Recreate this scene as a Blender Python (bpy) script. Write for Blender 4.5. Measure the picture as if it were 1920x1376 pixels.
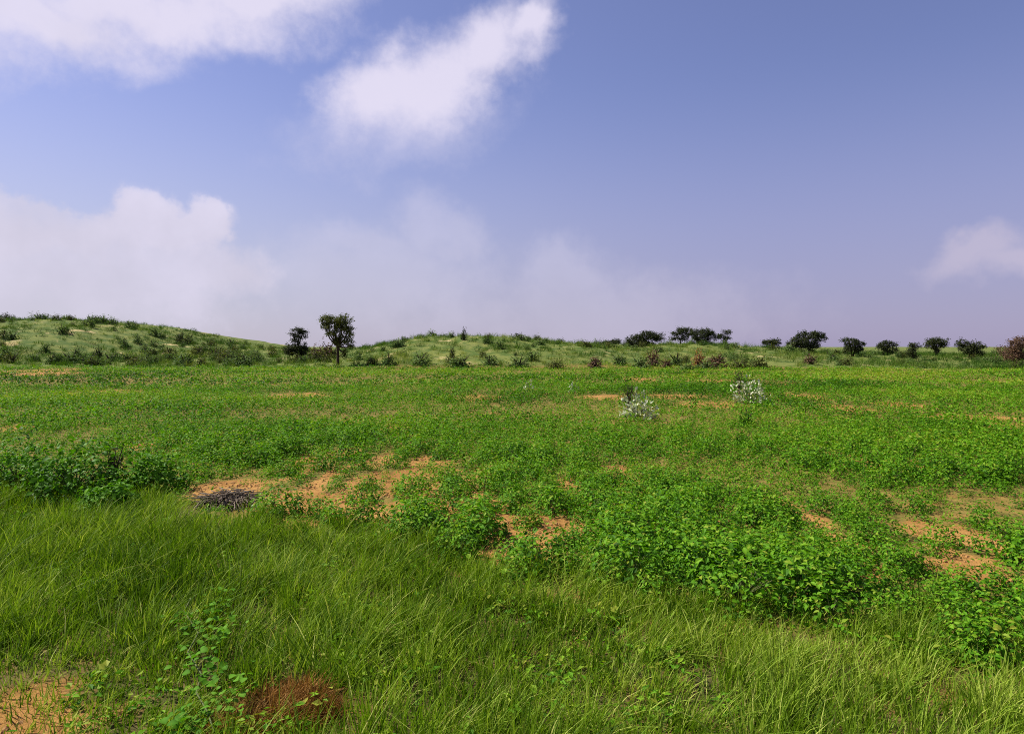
import bpy, math, random
import numpy as np
from mathutils import Vector

# ------------------------------------------------------------------ camera, sky, sun, exposure
sc = bpy.context.scene
for o in list(bpy.data.objects):
    bpy.data.objects.remove(o)
col = sc.collection
CAM_H, F, HOR, CX = 2.5, 1251.0, 650.0, 960.0      # eye height, focal length / horizon / centre as measured on the photograph
cd = bpy.data.cameras.new('camera'); cam = bpy.data.objects.new('camera', cd); col.objects.link(cam)
cam.location = (0, 0, CAM_H); cam.rotation_euler = (math.radians(90), 0, 0)
cd.sensor_width = 36; cd.lens = 36 * F / 1920; cd.shift_y = -(688 - HOR) / 1920
cd.clip_start = 0.1; cd.clip_end = 8000
sc.camera = cam
SUN_AZ, SUN_EL = math.radians(-72), math.radians(50)   # azimuth from +Y towards +X
sd = Vector((math.sin(SUN_AZ) * math.cos(SUN_EL), math.cos(SUN_AZ) * math.cos(SUN_EL), math.sin(SUN_EL)))
sl = bpy.data.lights.new('sun', 'SUN'); so = bpy.data.objects.new('sun', sl); col.objects.link(so)
sl.energy = 5.0; sl.angle = math.radians(0.55); sl.color = (1.0, 0.94, 0.84)
so.rotation_euler = sd.to_track_quat('Z', 'Y').to_euler(); so.location = (-30, 10, 40)
sc.view_settings.view_transform = 'Standard'; sc.view_settings.look = 'None'
sc.view_settings.exposure = 0.65; sc.view_settings.gamma = 1.0; sc.view_settings.use_curve_mapping = False
sc.cycles.max_bounces = 6; sc.cycles.diffuse_bounces = 3; sc.cycles.transmission_bounces = 3
sc.cycles.sample_clamp_indirect = 4.0; sc.cycles.use_denoising = False; sc.cycles.filter_width = 1.0

world = bpy.data.worlds.new('World'); sc.world = world; world.use_nodes = True
W = world.node_tree; W.nodes.clear()
def wn(t, **k):
    n = W.nodes.new(t)
    for a, b in k.items(): setattr(n, a, b)
    return n
def wm(op, a, b=None, c=None, clamp=False):
    n = wn('ShaderNodeMath', operation=op); n.use_clamp = clamp
    for i, v in enumerate((a, b, c)):
        if v is None: continue
        if isinstance(v, (int, float)): n.inputs[i].default_value = v
        else: W.links.new(v, n.inputs[i])
    return n.outputs[0]
def wsmooth(x, lo, hi):
    n = wn('ShaderNodeMapRange', interpolation_type='SMOOTHSTEP'); W.links.new(x, n.inputs[0])
    n.inputs[1].default_value = lo; n.inputs[2].default_value = hi
    return n.outputs[0]
def wmix(f, a, b, mode='MIX'):
    n = wn('ShaderNodeMix', data_type='RGBA', blend_type=mode)
    for i, v in ((0, f), (6, a), (7, b)):
        if isinstance(v, (int, float)): n.inputs[i].default_value = v
        elif isinstance(v, tuple): n.inputs[i].default_value = (*v, 1)
        else: W.links.new(v, n.inputs[i])
    return n.outputs[2]
def wnoise(scale, detail, rough, vec, off=0.0):
    n = wn('ShaderNodeTexNoise'); n.inputs['Scale'].default_value = scale; n.inputs['Detail'].default_value = detail
    n.inputs['Roughness'].default_value = rough
    m = wn('ShaderNodeVectorMath', operation='ADD'); W.links.new(vec, m.inputs[0]); m.inputs[1].default_value = (off, off * 1.7, off * 0.6)
    W.links.new(m.outputs[0], n.inputs['Vector'])
    return n.outputs[0]
sky = wn('ShaderNodeTexSky', sky_type='NISHITA'); sky.sun_disc = False
sky.sun_elevation = SUN_EL; sky.sun_rotation = SUN_AZ; sky.air_density = 1.0; sky.dust_density = 0.5; sky.ozone_density = 3.0
tc = wn('ShaderNodeTexCoord'); D3 = tc.outputs['Generated']
sx = wn('ShaderNodeSeparateXYZ'); W.links.new(D3, sx.inputs[0])
DX, DY, DZ = sx.outputs
AZ = wm('ARCTAN2', DX, DY); EL = wm('ARCSINE', DZ)
nbig = wnoise(7, 5, 0.55, D3, 3.1); nfine = wnoise(20, 8, 0.66, D3, 9.7); nwarp = wnoise(11, 4, 0.55, D3, 17.3); nwarp2 = wnoise(11, 4, 0.55, D3, 29.9)
AZw = wm('ADD', AZ, wm('MULTIPLY', wm('SUBTRACT', nwarp, 0.5), 0.11)); ELw = wm('ADD', EL, wm('MULTIPLY', wm('SUBTRACT', nwarp2, 0.5), 0.085))
def azel(u, v):
    a = math.atan((u - CX) / F); return a, math.atan((HOR - v) / F * math.cos(a))
def blob(u, v, ru, rv, ang=0.0, w=1.0):
    """soft elliptical cloud core, centre and radii as sky angles"""
    a, e = azel(u, v); k = 1 / F * math.cos(a)
    da = wm('SUBTRACT', AZw, a); de = wm('SUBTRACT', ELw, e)
    c, s = math.cos(math.radians(ang)), math.sin(math.radians(ang))
    p = wm('ADD', wm('MULTIPLY', da, c / (ru * k)), wm('MULTIPLY', de, s / (ru * k)))
    q = wm('ADD', wm('MULTIPLY', da, -s / (rv * k)), wm('MULTIPLY', de, c / (rv * k)))
    r = wm('SQRT', wm('ADD', wm('MULTIPLY', p, p), wm('MULTIPLY', q, q)))
    return wm('MULTIPLY', wm('SUBTRACT', 1.0, r), w)
def union(bl):
    r = bl[0]
    for b in bl[1:]: r = wm('SMOOTH_MAX', r, b, 0.15)
    return r
bright = union([blob(815, 150, 205, 92, 22), blob(705, 180, 120, 66, 5), blob(925, 88, 120, 76, 25), blob(1005, 38, 70, 38, 40),
                blob(240, 15, 430, 80, 4), blob(60, 25, 300, 76, -4), blob(480, -5, 230, 66, 10), blob(-250, 10, 380, 120, 0)])
bank = union([blob(-60, 500, 330, 150, 0), blob(140, 500, 330, 110, -14), blob(270, 415, 85, 70, 0), blob(320, 430, 90, 50, 0), blob(385, 420, 60, 60, 0), blob(-330, 460, 380, 190, 0),
              blob(300, 480, 230, 75, -8)])
faint = union([blob(700, 520, 300, 115, 0), blob(800, 430, 80, 80, 0), blob(860, 450, 90, 60, 0), blob(690, 460, 150, 50, 0), blob(1060, 520, 120, 85, 0), blob(1100, 590, 420, 100, 0),
               blob(440, 520, 70, 35, 0), blob(760, 240, 260, 95, 12)])
cumulus = union([blob(270, 400, 72, 52, 0), blob(300, 430, 110, 44, 0), blob(385, 398, 42, 36, 0), blob(370, 430, 70, 44, 0), blob(120, 430, 150, 60, -12), blob(0, 410, 130, 70, -8)])
rightc = union([blob(1825, 470, 110, 42, 14), blob(1900, 480, 130, 50, 4)])
fz = wm('SUBTRACT', nfine, 0.5); bz = wm('SUBTRACT', nbig, 0.5)
def cover(field, lo, hi, af, ab):
    return wsmooth(wm('ADD', field, wm('ADD', wm('MULTIPLY', fz, af), wm('MULTIPLY', bz, ab))), lo, hi)
c_bright = wm('MULTIPLY', cover(bright, -0.16, 0.78, 0.8, 0.6), 0.95)
c_bank = wm('MULTIPLY', cover(bank, -0.10, 0.50, 0.85, 0.45), 0.80)
c_faint = wm('MULTIPLY', cover(faint, -0.15, 0.8, 0.95, 0.7), 0.34)
c_cum = wm('MULTIPLY', cover(cumulus, -0.02, 0.30, 1.0, 0.35), 0.62)
c_right = wm('MULTIPLY', cover(rightc, -0.1, 0.75, 0.8, 0.4), 0.66)
# the same broken cloud goes on all round, outside the part of the sky that the photograph shows
wide = wm('MULTIPLY', wsmooth(wm('ADD', wnoise(2.6, 7, 0.55, D3, 41.0), wm('MULTIPLY', fz, 0.2)), 0.52, 0.66), 0.8)
side = wm('MAXIMUM', wsmooth(wm('ABSOLUTE', AZ), 0.78, 1.0), wsmooth(EL, 0.52, 0.7))
c_wide = wm('MULTIPLY', wide, side)
cov = c_faint
for c in (c_bank, c_cum, c_bright, c_right, c_wide):
    cov = wm('SUBTRACT', wm('ADD', cov, c), wm('MULTIPLY', cov, c))
haze_f = wm('MULTIPLY_ADD', wsmooth(wm('ABSOLUTE', EL), 0.40, 0.0), 0.76, 0.06)
SKY_S = 0.078
skyc = wmix(1.0, sky.outputs[0], (1.04, 0.85, 1.04), 'MULTIPLY')
hazec = wmix(wsmooth(AZ, -0.75, 0.45), (4.4, 4.4, 5.3), (2.75, 2.6, 4.2))
base = wmix(haze_f, skyc, hazec)
cloudc = wmix(wsmooth(wm('ADD', bz, wm('MULTIPLY', EL, 1.2)), -0.15, 0.5), (5.1, 4.85, 5.9), (6.4, 6.05, 7.4))
cloudc = wmix(wsmooth(AZ, 0.05, 0.6), cloudc, (4.8, 4.35, 5.5))
full = wmix(cov, base, cloudc)
bg = wn('ShaderNodeBackground'); bg.inputs[1].default_value = SKY_S; W.links.new(full, bg.inputs[0])
wo = wn('ShaderNodeOutputWorld'); W.links.new(bg.outputs[0], wo.inputs[0])

# ------------------------------------------------------------------ helpers
rng = np.random.default_rng(7); random.seed(7)
def _hash(ix, iy, seed):
    h = (ix.astype(np.int64) * 374761393 + iy.astype(np.int64) * 668265263 + seed * 974634777) & 0x7fffffff
    h = ((h ^ (h >> 13)) * 1274126177) & 0x7fffffff
    return ((h ^ (h >> 16)) & 0xffff) / 65535.0
def vnoise(x, y, seed=0):
    ix, iy = np.floor(x), np.floor(y); fx, fy = x - ix, y - iy
    fx = fx * fx * (3 - 2 * fx); fy = fy * fy * (3 - 2 * fy)
    a, b, c, d = _hash(ix, iy, seed), _hash(ix + 1, iy, seed), _hash(ix, iy + 1, seed), _hash(ix + 1, iy + 1, seed)
    return (a * (1 - fx) + b * fx) * (1 - fy) + (c * (1 - fx) + d * fx) * fy
def fbm(x, y, seed=0, oct=4):
    r, a, t = 0, 0.5, 0
    for k in range(oct):
        r = r + a * vnoise(x * 2 ** k + 13.7 * k, y * 2 ** k - 7.1 * k, seed + k); t += a; a *= 0.5
    return r / t
def sstep(x, lo, hi):
    t = np.clip((x - lo) / (hi - lo), 0, 1); return t * t * (3 - 2 * t)

# terrain: level field, a long dune on the left, a lower dune in the middle that dies out to the right
LX = np.array([-220, -150, -100, -89, -81, -76, -71, -64, -58, -52, -42, -30, -20]); LH = np.array([6.5, 8.0, 7.3, 7.5, 7.3, 6.6, 5.9, 4.3, 3.0, 2.1, 1.2, 0.5, 0.0])
MX = np.array([-38, -28, -23, -19, -14.7, -10, -7, -2, 1, 8, 15.5, 20, 25, 30, 34, 41, 52, 60, 83, 120, 200]); MH = np.array([0.2, 1.1, 2.1, 2.9, 3.7, 3.9, 4.05, 3.9, 3.6, 3.1, 2.7, 2.6, 2.6, 2.75, 2.7, 2.1, 1.4, 1.1, 0.9, 0.8, 0.2])
def height(x, y):
    x = np.asarray(x, float); y = np.asarray(y, float)
    rough = (fbm(x * 0.11, y * 0.11, 5, 3) - 0.5) * 1.8 + (fbm(x * .35, y * .35, 15, 2) - .5) * 1.3
    wl = sstep(y + (fbm(x * .04, y * 0, 3, 2) - .5) * 14, 76, 131) * (1 - sstep(y, 140, 260))
    wmid = sstep(y + (fbm(x * .06, y * 0, 9, 2) - .5) * 10, 76, 108) * (1 - sstep(y, 118, 190))
    hl = np.interp(x, LX, LH) * wl; hm = np.interp(x, MX, MH) * wmid
    h = np.maximum(hl, hm) + 0.35 * np.minimum(hl, hm)
    h = h + rough * np.clip(np.maximum(wl, wmid) * 1.3, 0, 1) * np.clip(h, 0, 1) * 0.5
    h = h + (fbm(x * 0.05, y * 0.05, 21, 3) - 0.5) * 0.5 * sstep(y, 12, 40) * (1 - sstep(y, 66, 80))
    h = h + (fbm(x * 0.9, y * 0.9, 33, 3) - 0.5) * 0.10 * (1 - sstep(y, 30, 60))
    far = sstep(y, 200, 600); h = h + far * (fbm(x * .006, y * .006, 55, 3) - 0.5) * 3.0
    return h
def dune_mask(x, y):
    yb = 79 + (fbm(x * .05, y * 0 + 1.3, 71, 3) - .5) * 9 - 6 * sstep(x, 18, 60)
    return sstep(y - yb, -1.5, 1.5)
def hz(x, y): return float(height(np.array([x]), np.array([y]))[0])
def gx(u, d): return (u - CX) / F * d
def gd(v, h=0.0): return (CAM_H - h) * F / (v - HOR)

# places where the crop is thin and the orange sand shows: centre and radii on the ground, in metres
def patch(u, v, ru, rv, w=1.0):
    d0, d1 = gd(v + rv), gd(v - rv); near = min(0.4, 0.035 * d0) if not 840 < v < 1045 else min(.75, .06 * d0); w = w if v > 815 else w * .72
    cy = (d0 + d1) / 2 - near * 0.6
    return (gx(u, gd(v)), cy, .86 * ru / F * cy, .86 * ((d1 - d0) / 2 + near * 0.7), w)
BARE = [patch(*p) for p in [
    (440, 908, 95, 11, .9), (560, 930, 105, 18, .92), (690, 950, 90, 12, .9), (560, 972, 46, 12, .75), (760, 962, 40, 18),
    (655, 845, 32, 8), (728, 855, 30, 9), (790, 860, 26, 8), (832, 868, 20, 7), (910, 878, 16, 8), (560, 860, 40, 6, .7), (620, 888, 14, 18), (600, 905, 20, 10),
    (745, 908, 16, 24), (815, 925, 24, 24), (842, 958, 28, 24), (782, 948, 30, 18), (882, 915, 10, 28), (905, 940, 18, 20), (960, 985, 32, 24),
    (1012, 970, 32, 22), (1062, 984, 26, 22), (945, 1012, 28, 22), (905, 1036, 40, 16), (1150, 880, 26, 9), (1175, 902, 20, 8, .7),
    (1720, 985, 46, 9), (1785, 996, 75, 12), (1842, 1018, 30, 22), (1815, 1062, 60, 24, .8), (1745, 1052, 40, 18, .6), (1880, 1085, 30, 14, .7),
    (1810, 783, 130, 6), (1905, 800, 110, 8), (1690, 762, 60, 6, .8), (1510, 748, 40, 8, .9), (1580, 768, 60, 8, .6), (1590, 855, 40, 8, .6), (1690, 865, 50, 7, .6),
    (1260, 746, 70, 5), (1130, 746, 70, 5, .8), (1200, 712, 45, 4), (1340, 715, 60, 4, .6), (1460, 722, 70, 5, .7),
    (15, 805, 40, 9), (40, 697, 95, 7), (90, 702, 60, 4), (190, 732, 80, 8, .6), (560, 740, 70, 7, .6), (900, 745, 60, 5, .7), (660, 790, 34, 6), (755, 800, 36, 7, .7), (440, 830, 30, 8, .7),
    (1372, 1166, 34, 14), (700, 890, 14, 16), (660, 905, 12, 18), (860, 985, 30, 16), (985, 1000, 40, 20, .9), (1035, 1010, 24, 18, .9), (930, 965, 16, 16), (1100, 995, 18, 14, .8), (640, 930, 40, 14), (580, 880, 12, 14, .9), (770, 880, 20, 8, .8), (1085, 940, 20, 12, .7), (1330, 965, 24, 10, .7), (1440, 930, 26, 8, .6), (1760, 1030, 36, 14, .8), (1620, 1060, 40, 14, .5), (1560, 1000, 30, 10, .6), (1500, 1080, 60, 30, .5), (1180, 975, 40, 14, .5), (1330, 760, 80, 6, .6), (1500, 965, 36, 9, .7), (280, 835, 30, 10, .7), (1060, 905, 40, 12, .4)]]
def bareness(x, y):
    b = np.zeros_like(x); wx = (fbm(x * .9, y * .9, 81, 3) - .5) * 0.9; wy = (fbm(x * .9, y * .9, 91, 3) - .5) * 0.9
    for (cx, cy, rx, ry, w) in BARE:
        q = np.hypot((x + wx * min(1, rx) - cx) / rx, (y + wy * min(1.2, ry) - cy) / ry)
        b = np.maximum(b, w * (1 - sstep(q, 0.62, 1.12)))
    # sand furrows between the crop rows round the broken gaps
    ph = (x + .30 * y) / .62 + (fbm(x * .8, y * .8, 111, 3) - .5) * 1.1; fur = 1 - sstep(np.abs(ph - np.floor(ph) - .5), .10, .26)
    reg = np.zeros_like(x)
    for (cx, cy, rx, ry, w) in (patch(690, 900, 170, 40), patch(840, 920, 170, 52), patch(1000, 972, 150, 42)): reg = np.maximum(reg, 1 - sstep(np.hypot((x - cx) / rx, (y - cy) / ry), .6, 1.05))
    return np.maximum(b, .78 * fur * reg * sstep(fbm(x * 1.1, y * .5, 121, 2), .28, .5))
EDGE = np.array([(-500, 900), (0, 915), (120, 930), (240, 925), (330, 935), (420, 968), (500, 985), (540, 1005), (600, 1008), (700, 1000), (770, 1020), (860, 1050), (940, 1070),
                 (1000, 1100), (1080, 1120), (1180, 1130), (1270, 1150), (1350, 1175), (1450, 1170), (1520, 1165), (1620, 1190), (1760, 1215), (1920, 1235), (2500, 1270)], float)
def verge(x, y):
    """>0 inside the grassy verge next to the road, in metres from its field edge"""
    u = CX + F * x / np.maximum(y, 0.5)
    return 1.03 * gd(np.interp(u, EDGE[:, 0], EDGE[:, 1])) - y + (fbm(x * 1.3, y * 1.3, 101, 3) - .5) * 1.1

def in_poly_dry(x, y): return np.maximum(1 - np.hypot((x - gx(530, gd(1320))) / .34, (y - gd(1330)) / .40), 0)
def sandy(x, y):
    d = gd(1345); return np.clip(1.12 - np.hypot((x - gx(-50, d)) / .95, (y - d + .25) / .62) + (fbm(x * 3, y * 3, 171, 3) - .5) * .9, 0, 1)
def link(o, parent=None):
    col.objects.link(o)
    if parent is not None: o.parent = parent
    return o
def tag(o, label=None, cat=None, group=None, kind=None):
    if label: o['label'] = label
    if cat: o['category'] = cat
    if group: o['group'] = group
    if kind: o['kind'] = kind
    return o
def mesh_np(name, V, faces, mats, tint=None, smooth=False, midx=None):
    """faces: list of (n,k) int arrays"""
    me = bpy.data.meshes.new(name); V = np.asarray(V, np.float32)
    faces = [f for f in faces if len(f)]
    cnt = np.concatenate([np.full(len(f), f.shape[1], np.int32) for f in faces]); lv = np.concatenate([f.ravel() for f in faces]).astype(np.int32)
    me.vertices.add(len(V)); me.vertices.foreach_set('co', V.ravel())
    me.loops.add(len(lv)); me.loops.foreach_set('vertex_index', lv)
    me.polygons.add(len(cnt)); me.polygons.foreach_set('loop_start', np.concatenate([[0], np.cumsum(cnt)[:-1]]).astype(np.int32))
    if midx is not None: me.polygons.foreach_set('material_index', np.asarray(midx, np.int32))
    me.update(calc_edges=True)
    if smooth: me.polygons.foreach_set('use_smooth', np.ones(len(cnt), bool))
    else: me.polygons.foreach_set('use_smooth', np.zeros(len(cnt), bool))
    if tint is not None:
        a = me.attributes.new('tint', 'FLOAT', 'POINT'); a.data.foreach_set('value', np.asarray(tint, np.float32))
    for m in (mats if isinstance(mats, (list, tuple)) else [mats]): me.materials.append(m)
    return me
def unit(v): return v / np.maximum(np.linalg.norm(v, axis=-1, keepdims=True), 1e-9)
def leaves_geo(C, A, N, L, Wd, t, full=False):
    """leaf blades: base point, axis, normal, length, width -> verts, tris, tint"""
    n = len(C); S = np.cross(A, N); L = L[:, None]; Wd = Wd[:, None]
    if full:
        pts = [C, C + A * L * .30 + S * Wd * .42 + N * Wd * .16, C + A * L * .30 - S * Wd * .42 + N * Wd * .16,
               C + A * L * .66 + S * Wd * .36 + N * Wd * .10, C + A * L * .66 - S * Wd * .36 + N * Wd * .10, C + A * L - N * L * .14, C + A * L * .48]
        idx = np.array([(0, 1, 6), (0, 6, 2), (1, 3, 6), (2, 6, 4), (3, 5, 6), (4, 6, 5)])
    else:
        pts = [C, C + A * L * .45 + S * Wd * .5 + N * Wd * .14, C + A * L - N * L * .10, C + A * L * .45 - S * Wd * .5 + N * Wd * .14]
        idx = np.array([(0, 1, 2), (0, 2, 3)])
    k = len(pts); V = np.stack(pts, 1).reshape(-1, 3)
    Fc = (np.arange(n)[:, None, None] * k + idx[None]).reshape(-1, 3)
    return V, Fc, np.repeat(t, k)
def blades_geo(P, up, lean, H, Wd, t, rg, seg=3):
    """grass blades: root, upward axis, sideways bend vector, height, width"""
    n = len(P); a = rg.uniform(0, math.pi, n); S = np.stack([np.cos(a), np.sin(a), 0 * a], 1)
    lv = np.linspace(0, 1, seg + 1); pts, tt = [], []
    for i, s in enumerate(lv):
        c = P + up * (H * s)[:, None] + lean * (H * s * s)[:, None] - np.array([0, 0, 1.]) * (H * s * s * 0.35 * np.linalg.norm(lean, axis=1))[:, None]
        w = (Wd * (1 - s) ** 0.7 * (0.75 + 0.25 * min(1, s * 3)) * 0.5)[:, None]
        if i < seg: pts += [c - S * w, c + S * w]; tt += [t, t]
        else: pts.append(c); tt.append(t)
    k = len(pts); V = np.stack(pts, 1).reshape(-1, 3); o = np.arange(n)[:, None] * k
    q = [o + np.array([[2 * i, 2 * i + 1, 2 * i + 3, 2 * i + 2]]) for i in range(seg - 1)]
    return V, np.concatenate(q) if q else np.zeros((0, 4), int), o + np.array([[2 * seg - 2, 2 * seg - 1, 2 * seg]]), np.stack(tt, 1).ravel()
def tube_geo(paths, sides=6):
    V, Fq, base = [], [], 0
    for path in paths:
        P = np.array([p for p, r in path], float); R = np.array([r for p, r in path], float)
        T = unit(np.gradient(P, axis=0)); ref = np.array([0.31, 0.77, 0.55]) if abs(T[0][2]) > .9 else np.array([0, 0, 1.])
        X = unit(np.cross(T, ref)); Y = np.cross(T, X)
        an = np.linspace(0, 2 * math.pi, sides, endpoint=False)
        ring = P[:, None] + R[:, None, None] * (np.cos(an)[None, :, None] * X[:, None] + np.sin(an)[None, :, None] * Y[:, None])
        V.append(ring.reshape(-1, 3)); m = len(P)
        for i in range(m - 1):
            for j in range(sides):
                Fq.append((base + i * sides + j, base + i * sides + (j + 1) % sides, base + (i + 1) * sides + (j + 1) % sides, base + (i + 1) * sides + j))
        base += m * sides
    return np.concatenate(V), np.array(Fq)

# ------------------------------------------------------------------ materials
def nodes_of(name):
    m = bpy.data.materials.new(name); m.use_nodes = True; t = m.node_tree; t.nodes.clear(); return m, t
def ramp_node(t, cols):
    r = t.nodes.new('ShaderNodeValToRGB'); e = r.color_ramp.elements
    while len(e) < len(cols): e.new(0.5)
    for i, c in enumerate(cols): e[i].position = i / (len(cols) - 1); e[i].color = (*c, 1)
    return r
def foliage(name, cols, trans=0.35, rough=0.5, spec=0.35, rand=0.0):
    m, t = nodes_of(name); N, Lk = t.nodes, t.links
    at = N.new('ShaderNodeAttribute'); at.attribute_name = 'tint'; fac = at.outputs['Fac']
    if rand:
        oi = N.new('ShaderNodeObjectInfo'); mr = N.new('ShaderNodeMath'); mr.operation = 'MULTIPLY_ADD'
        Lk.new(oi.outputs['Random'], mr.inputs[0]); mr.inputs[1].default_value = rand; mr.inputs[2].default_value = -rand / 2
        ad = N.new('ShaderNodeMath'); Lk.new(fac, ad.inputs[0]); Lk.new(mr.outputs[0], ad.inputs[1]); fac = ad.outputs[0]
    r = ramp_node(t, cols); Lk.new(fac, r.inputs[0])
    p = N.new('ShaderNodeBsdfPrincipled'); Lk.new(r.outputs[0], p.inputs['Base Color']); p.inputs['Roughness'].default_value = rough; p.inputs['Specular IOR Level'].default_value = spec
    tr = N.new('ShaderNodeBsdfTranslucent'); mu = N.new('ShaderNodeMix'); mu.data_type = 'RGBA'; mu.blend_type = 'MULTIPLY'; mu.inputs[0].default_value = 1
    Lk.new(r.outputs[0], mu.inputs[6]); mu.inputs[7].default_value = (1.15, 1.25, 0.45, 1); Lk.new(mu.outputs[2], tr.inputs[0])
    mx = N.new('ShaderNodeMixShader'); mx.inputs[0].default_value = trans; Lk.new(p.outputs[0], mx.inputs[1]); Lk.new(tr.outputs[0], mx.inputs[2])
    o = N.new('ShaderNodeOutputMaterial'); Lk.new(mx.outputs[0], o.inputs[0]); return m
def surface(name, cols, scale=8.0, rough=0.9, bump=0.4, bscale=40.0, spec=0.2):
    m, t = nodes_of(name); N, Lk = t.nodes, t.links
    g = N.new('ShaderNodeTexCoord'); n = N.new('ShaderNodeTexNoise'); n.inputs['Scale'].default_value = scale; n.inputs['Detail'].default_value = 6; Lk.new(g.outputs['Object'], n.inputs['Vector'])
    r = ramp_node(t, cols); mr = N.new('ShaderNodeMapRange'); mr.inputs[1].default_value = .3; mr.inputs[2].default_value = .7; Lk.new(n.outputs[0], mr.inputs[0]); Lk.new(mr.outputs[0], r.inputs[0])
    n2 = N.new('ShaderNodeTexNoise'); n2.inputs['Scale'].default_value = bscale; n2.inputs['Detail'].default_value = 5; Lk.new(g.outputs['Object'], n2.inputs['Vector'])
    b = N.new('ShaderNodeBump'); b.inputs['Strength'].default_value = bump; b.inputs['Distance'].default_value = .03; Lk.new(n2.outputs[0], b.inputs['Height'])
    p = N.new('ShaderNodeBsdfPrincipled'); p.inputs['Roughness'].default_value = rough; p.inputs['Specular IOR Level'].default_value = spec
    Lk.new(r.outputs[0], p.inputs['Base Color']); Lk.new(b.outputs[0], p.inputs['Normal'])
    o = N.new('ShaderNodeOutputMaterial'); Lk.new(p.outputs[0], o.inputs[0]); return m
M = {}
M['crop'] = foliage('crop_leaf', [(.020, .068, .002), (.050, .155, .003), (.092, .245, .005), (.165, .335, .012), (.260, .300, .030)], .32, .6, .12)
M['crop_obj'] = foliage('crop_leaf_single', [(.020, .068, .002), (.050, .155, .003), (.092, .245, .005), (.165, .335, .012), (.260, .300, .030)], .32, .6, .14, rand=.2)
M['grass'] = foliage('verge_grass', [(.028, .070, .002), (.082, .160, .005), (.158, .258, .013), (.320, .410, .055), (.54, .50, .17)], .32, .6, .12)
M['drygrass'] = foliage('dry_grass', [(.08, .030, .008), (.20, .090, .022), (.33, .17, .05), (.46, .29, .11)], .2, .8, .05)
M['tussock'] = foliage('dune_grass', [(.026, .070, .008), (.062, .125, .016), (.120, .180, .030), (.260, .280, .075)], .3, .7, .05)
M['scrub'] = foliage('scrub_leaf', [(.034, .070, .016), (.068, .125, .030), (.120, .185, .052), (.200, .260, .095)], .25, .7, .08, rand=.4)
M['dark'] = foliage('dark_leaf', [(.014, .020, .008), (.028, .038, .013), (.048, .060, .020), (.075, .088, .030)], .2, .65, .1, rand=.15)
M['olive'] = foliage('olive_leaf', [(.026, .036, .010), (.055, .070, .016), (.105, .120, .028), (.170, .180, .050)], .3, .65, .1)
M['brown'] = foliage('dry_leaf', [(.045, .026, .018), (.095, .052, .034), (.150, .085, .050), (.200, .130, .075)], .2, .7, .2, rand=.2)
M['orange'] = foliage('orange_leaf', [(.12, .060, .025), (.24, .12, .045), (.36, .20, .075), (.42, .27, .12)], .25, .7, .2)
M['bush'] = foliage('bush_leaf', [(.020, .070, .003), (.050, .155, .005), (.092, .240, .010), (.165, .320, .022)], .28, .55, .10, rand=.2)
M['vine'] = foliage('vine_leaf', [(.040, .135, .005), (.070, .200, .008), (.105, .260, .014), (.15, .31, .03)], .32, .65, .08, rand=.35)
M['pale'] = foliage('pale_leaf', [(.13, .18, .08), (.26, .31, .17), (.44, .47, .31), (.62, .63, .46)], .15, .7, .05, rand=.3)
M['bark'] = surface('bark', [(.018, .012, .008), (.045, .030, .020), (.080, .055, .038)], 6, .95, .8, 25)
M['stem'] = surface('green_stem', [(.06, .08, .02), (.11, .13, .04)], 10, .7, .2, 50)
M['twig'] = surface('grey_twig', [(.075, .055, .038), (.14, .108, .078), (.22, .175, .13)], 9, .9, .5, 60)
M['white'] = surface('white_stone', [(.62, .60, .56), (.80, .79, .76)], 20, .7, .3, 60)
M['clod'] = surface('soil_clod', [(.20, .09, .03), (.33, .17, .06), (.44, .26, .11)], 1.5, .95, .5, 60)

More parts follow.
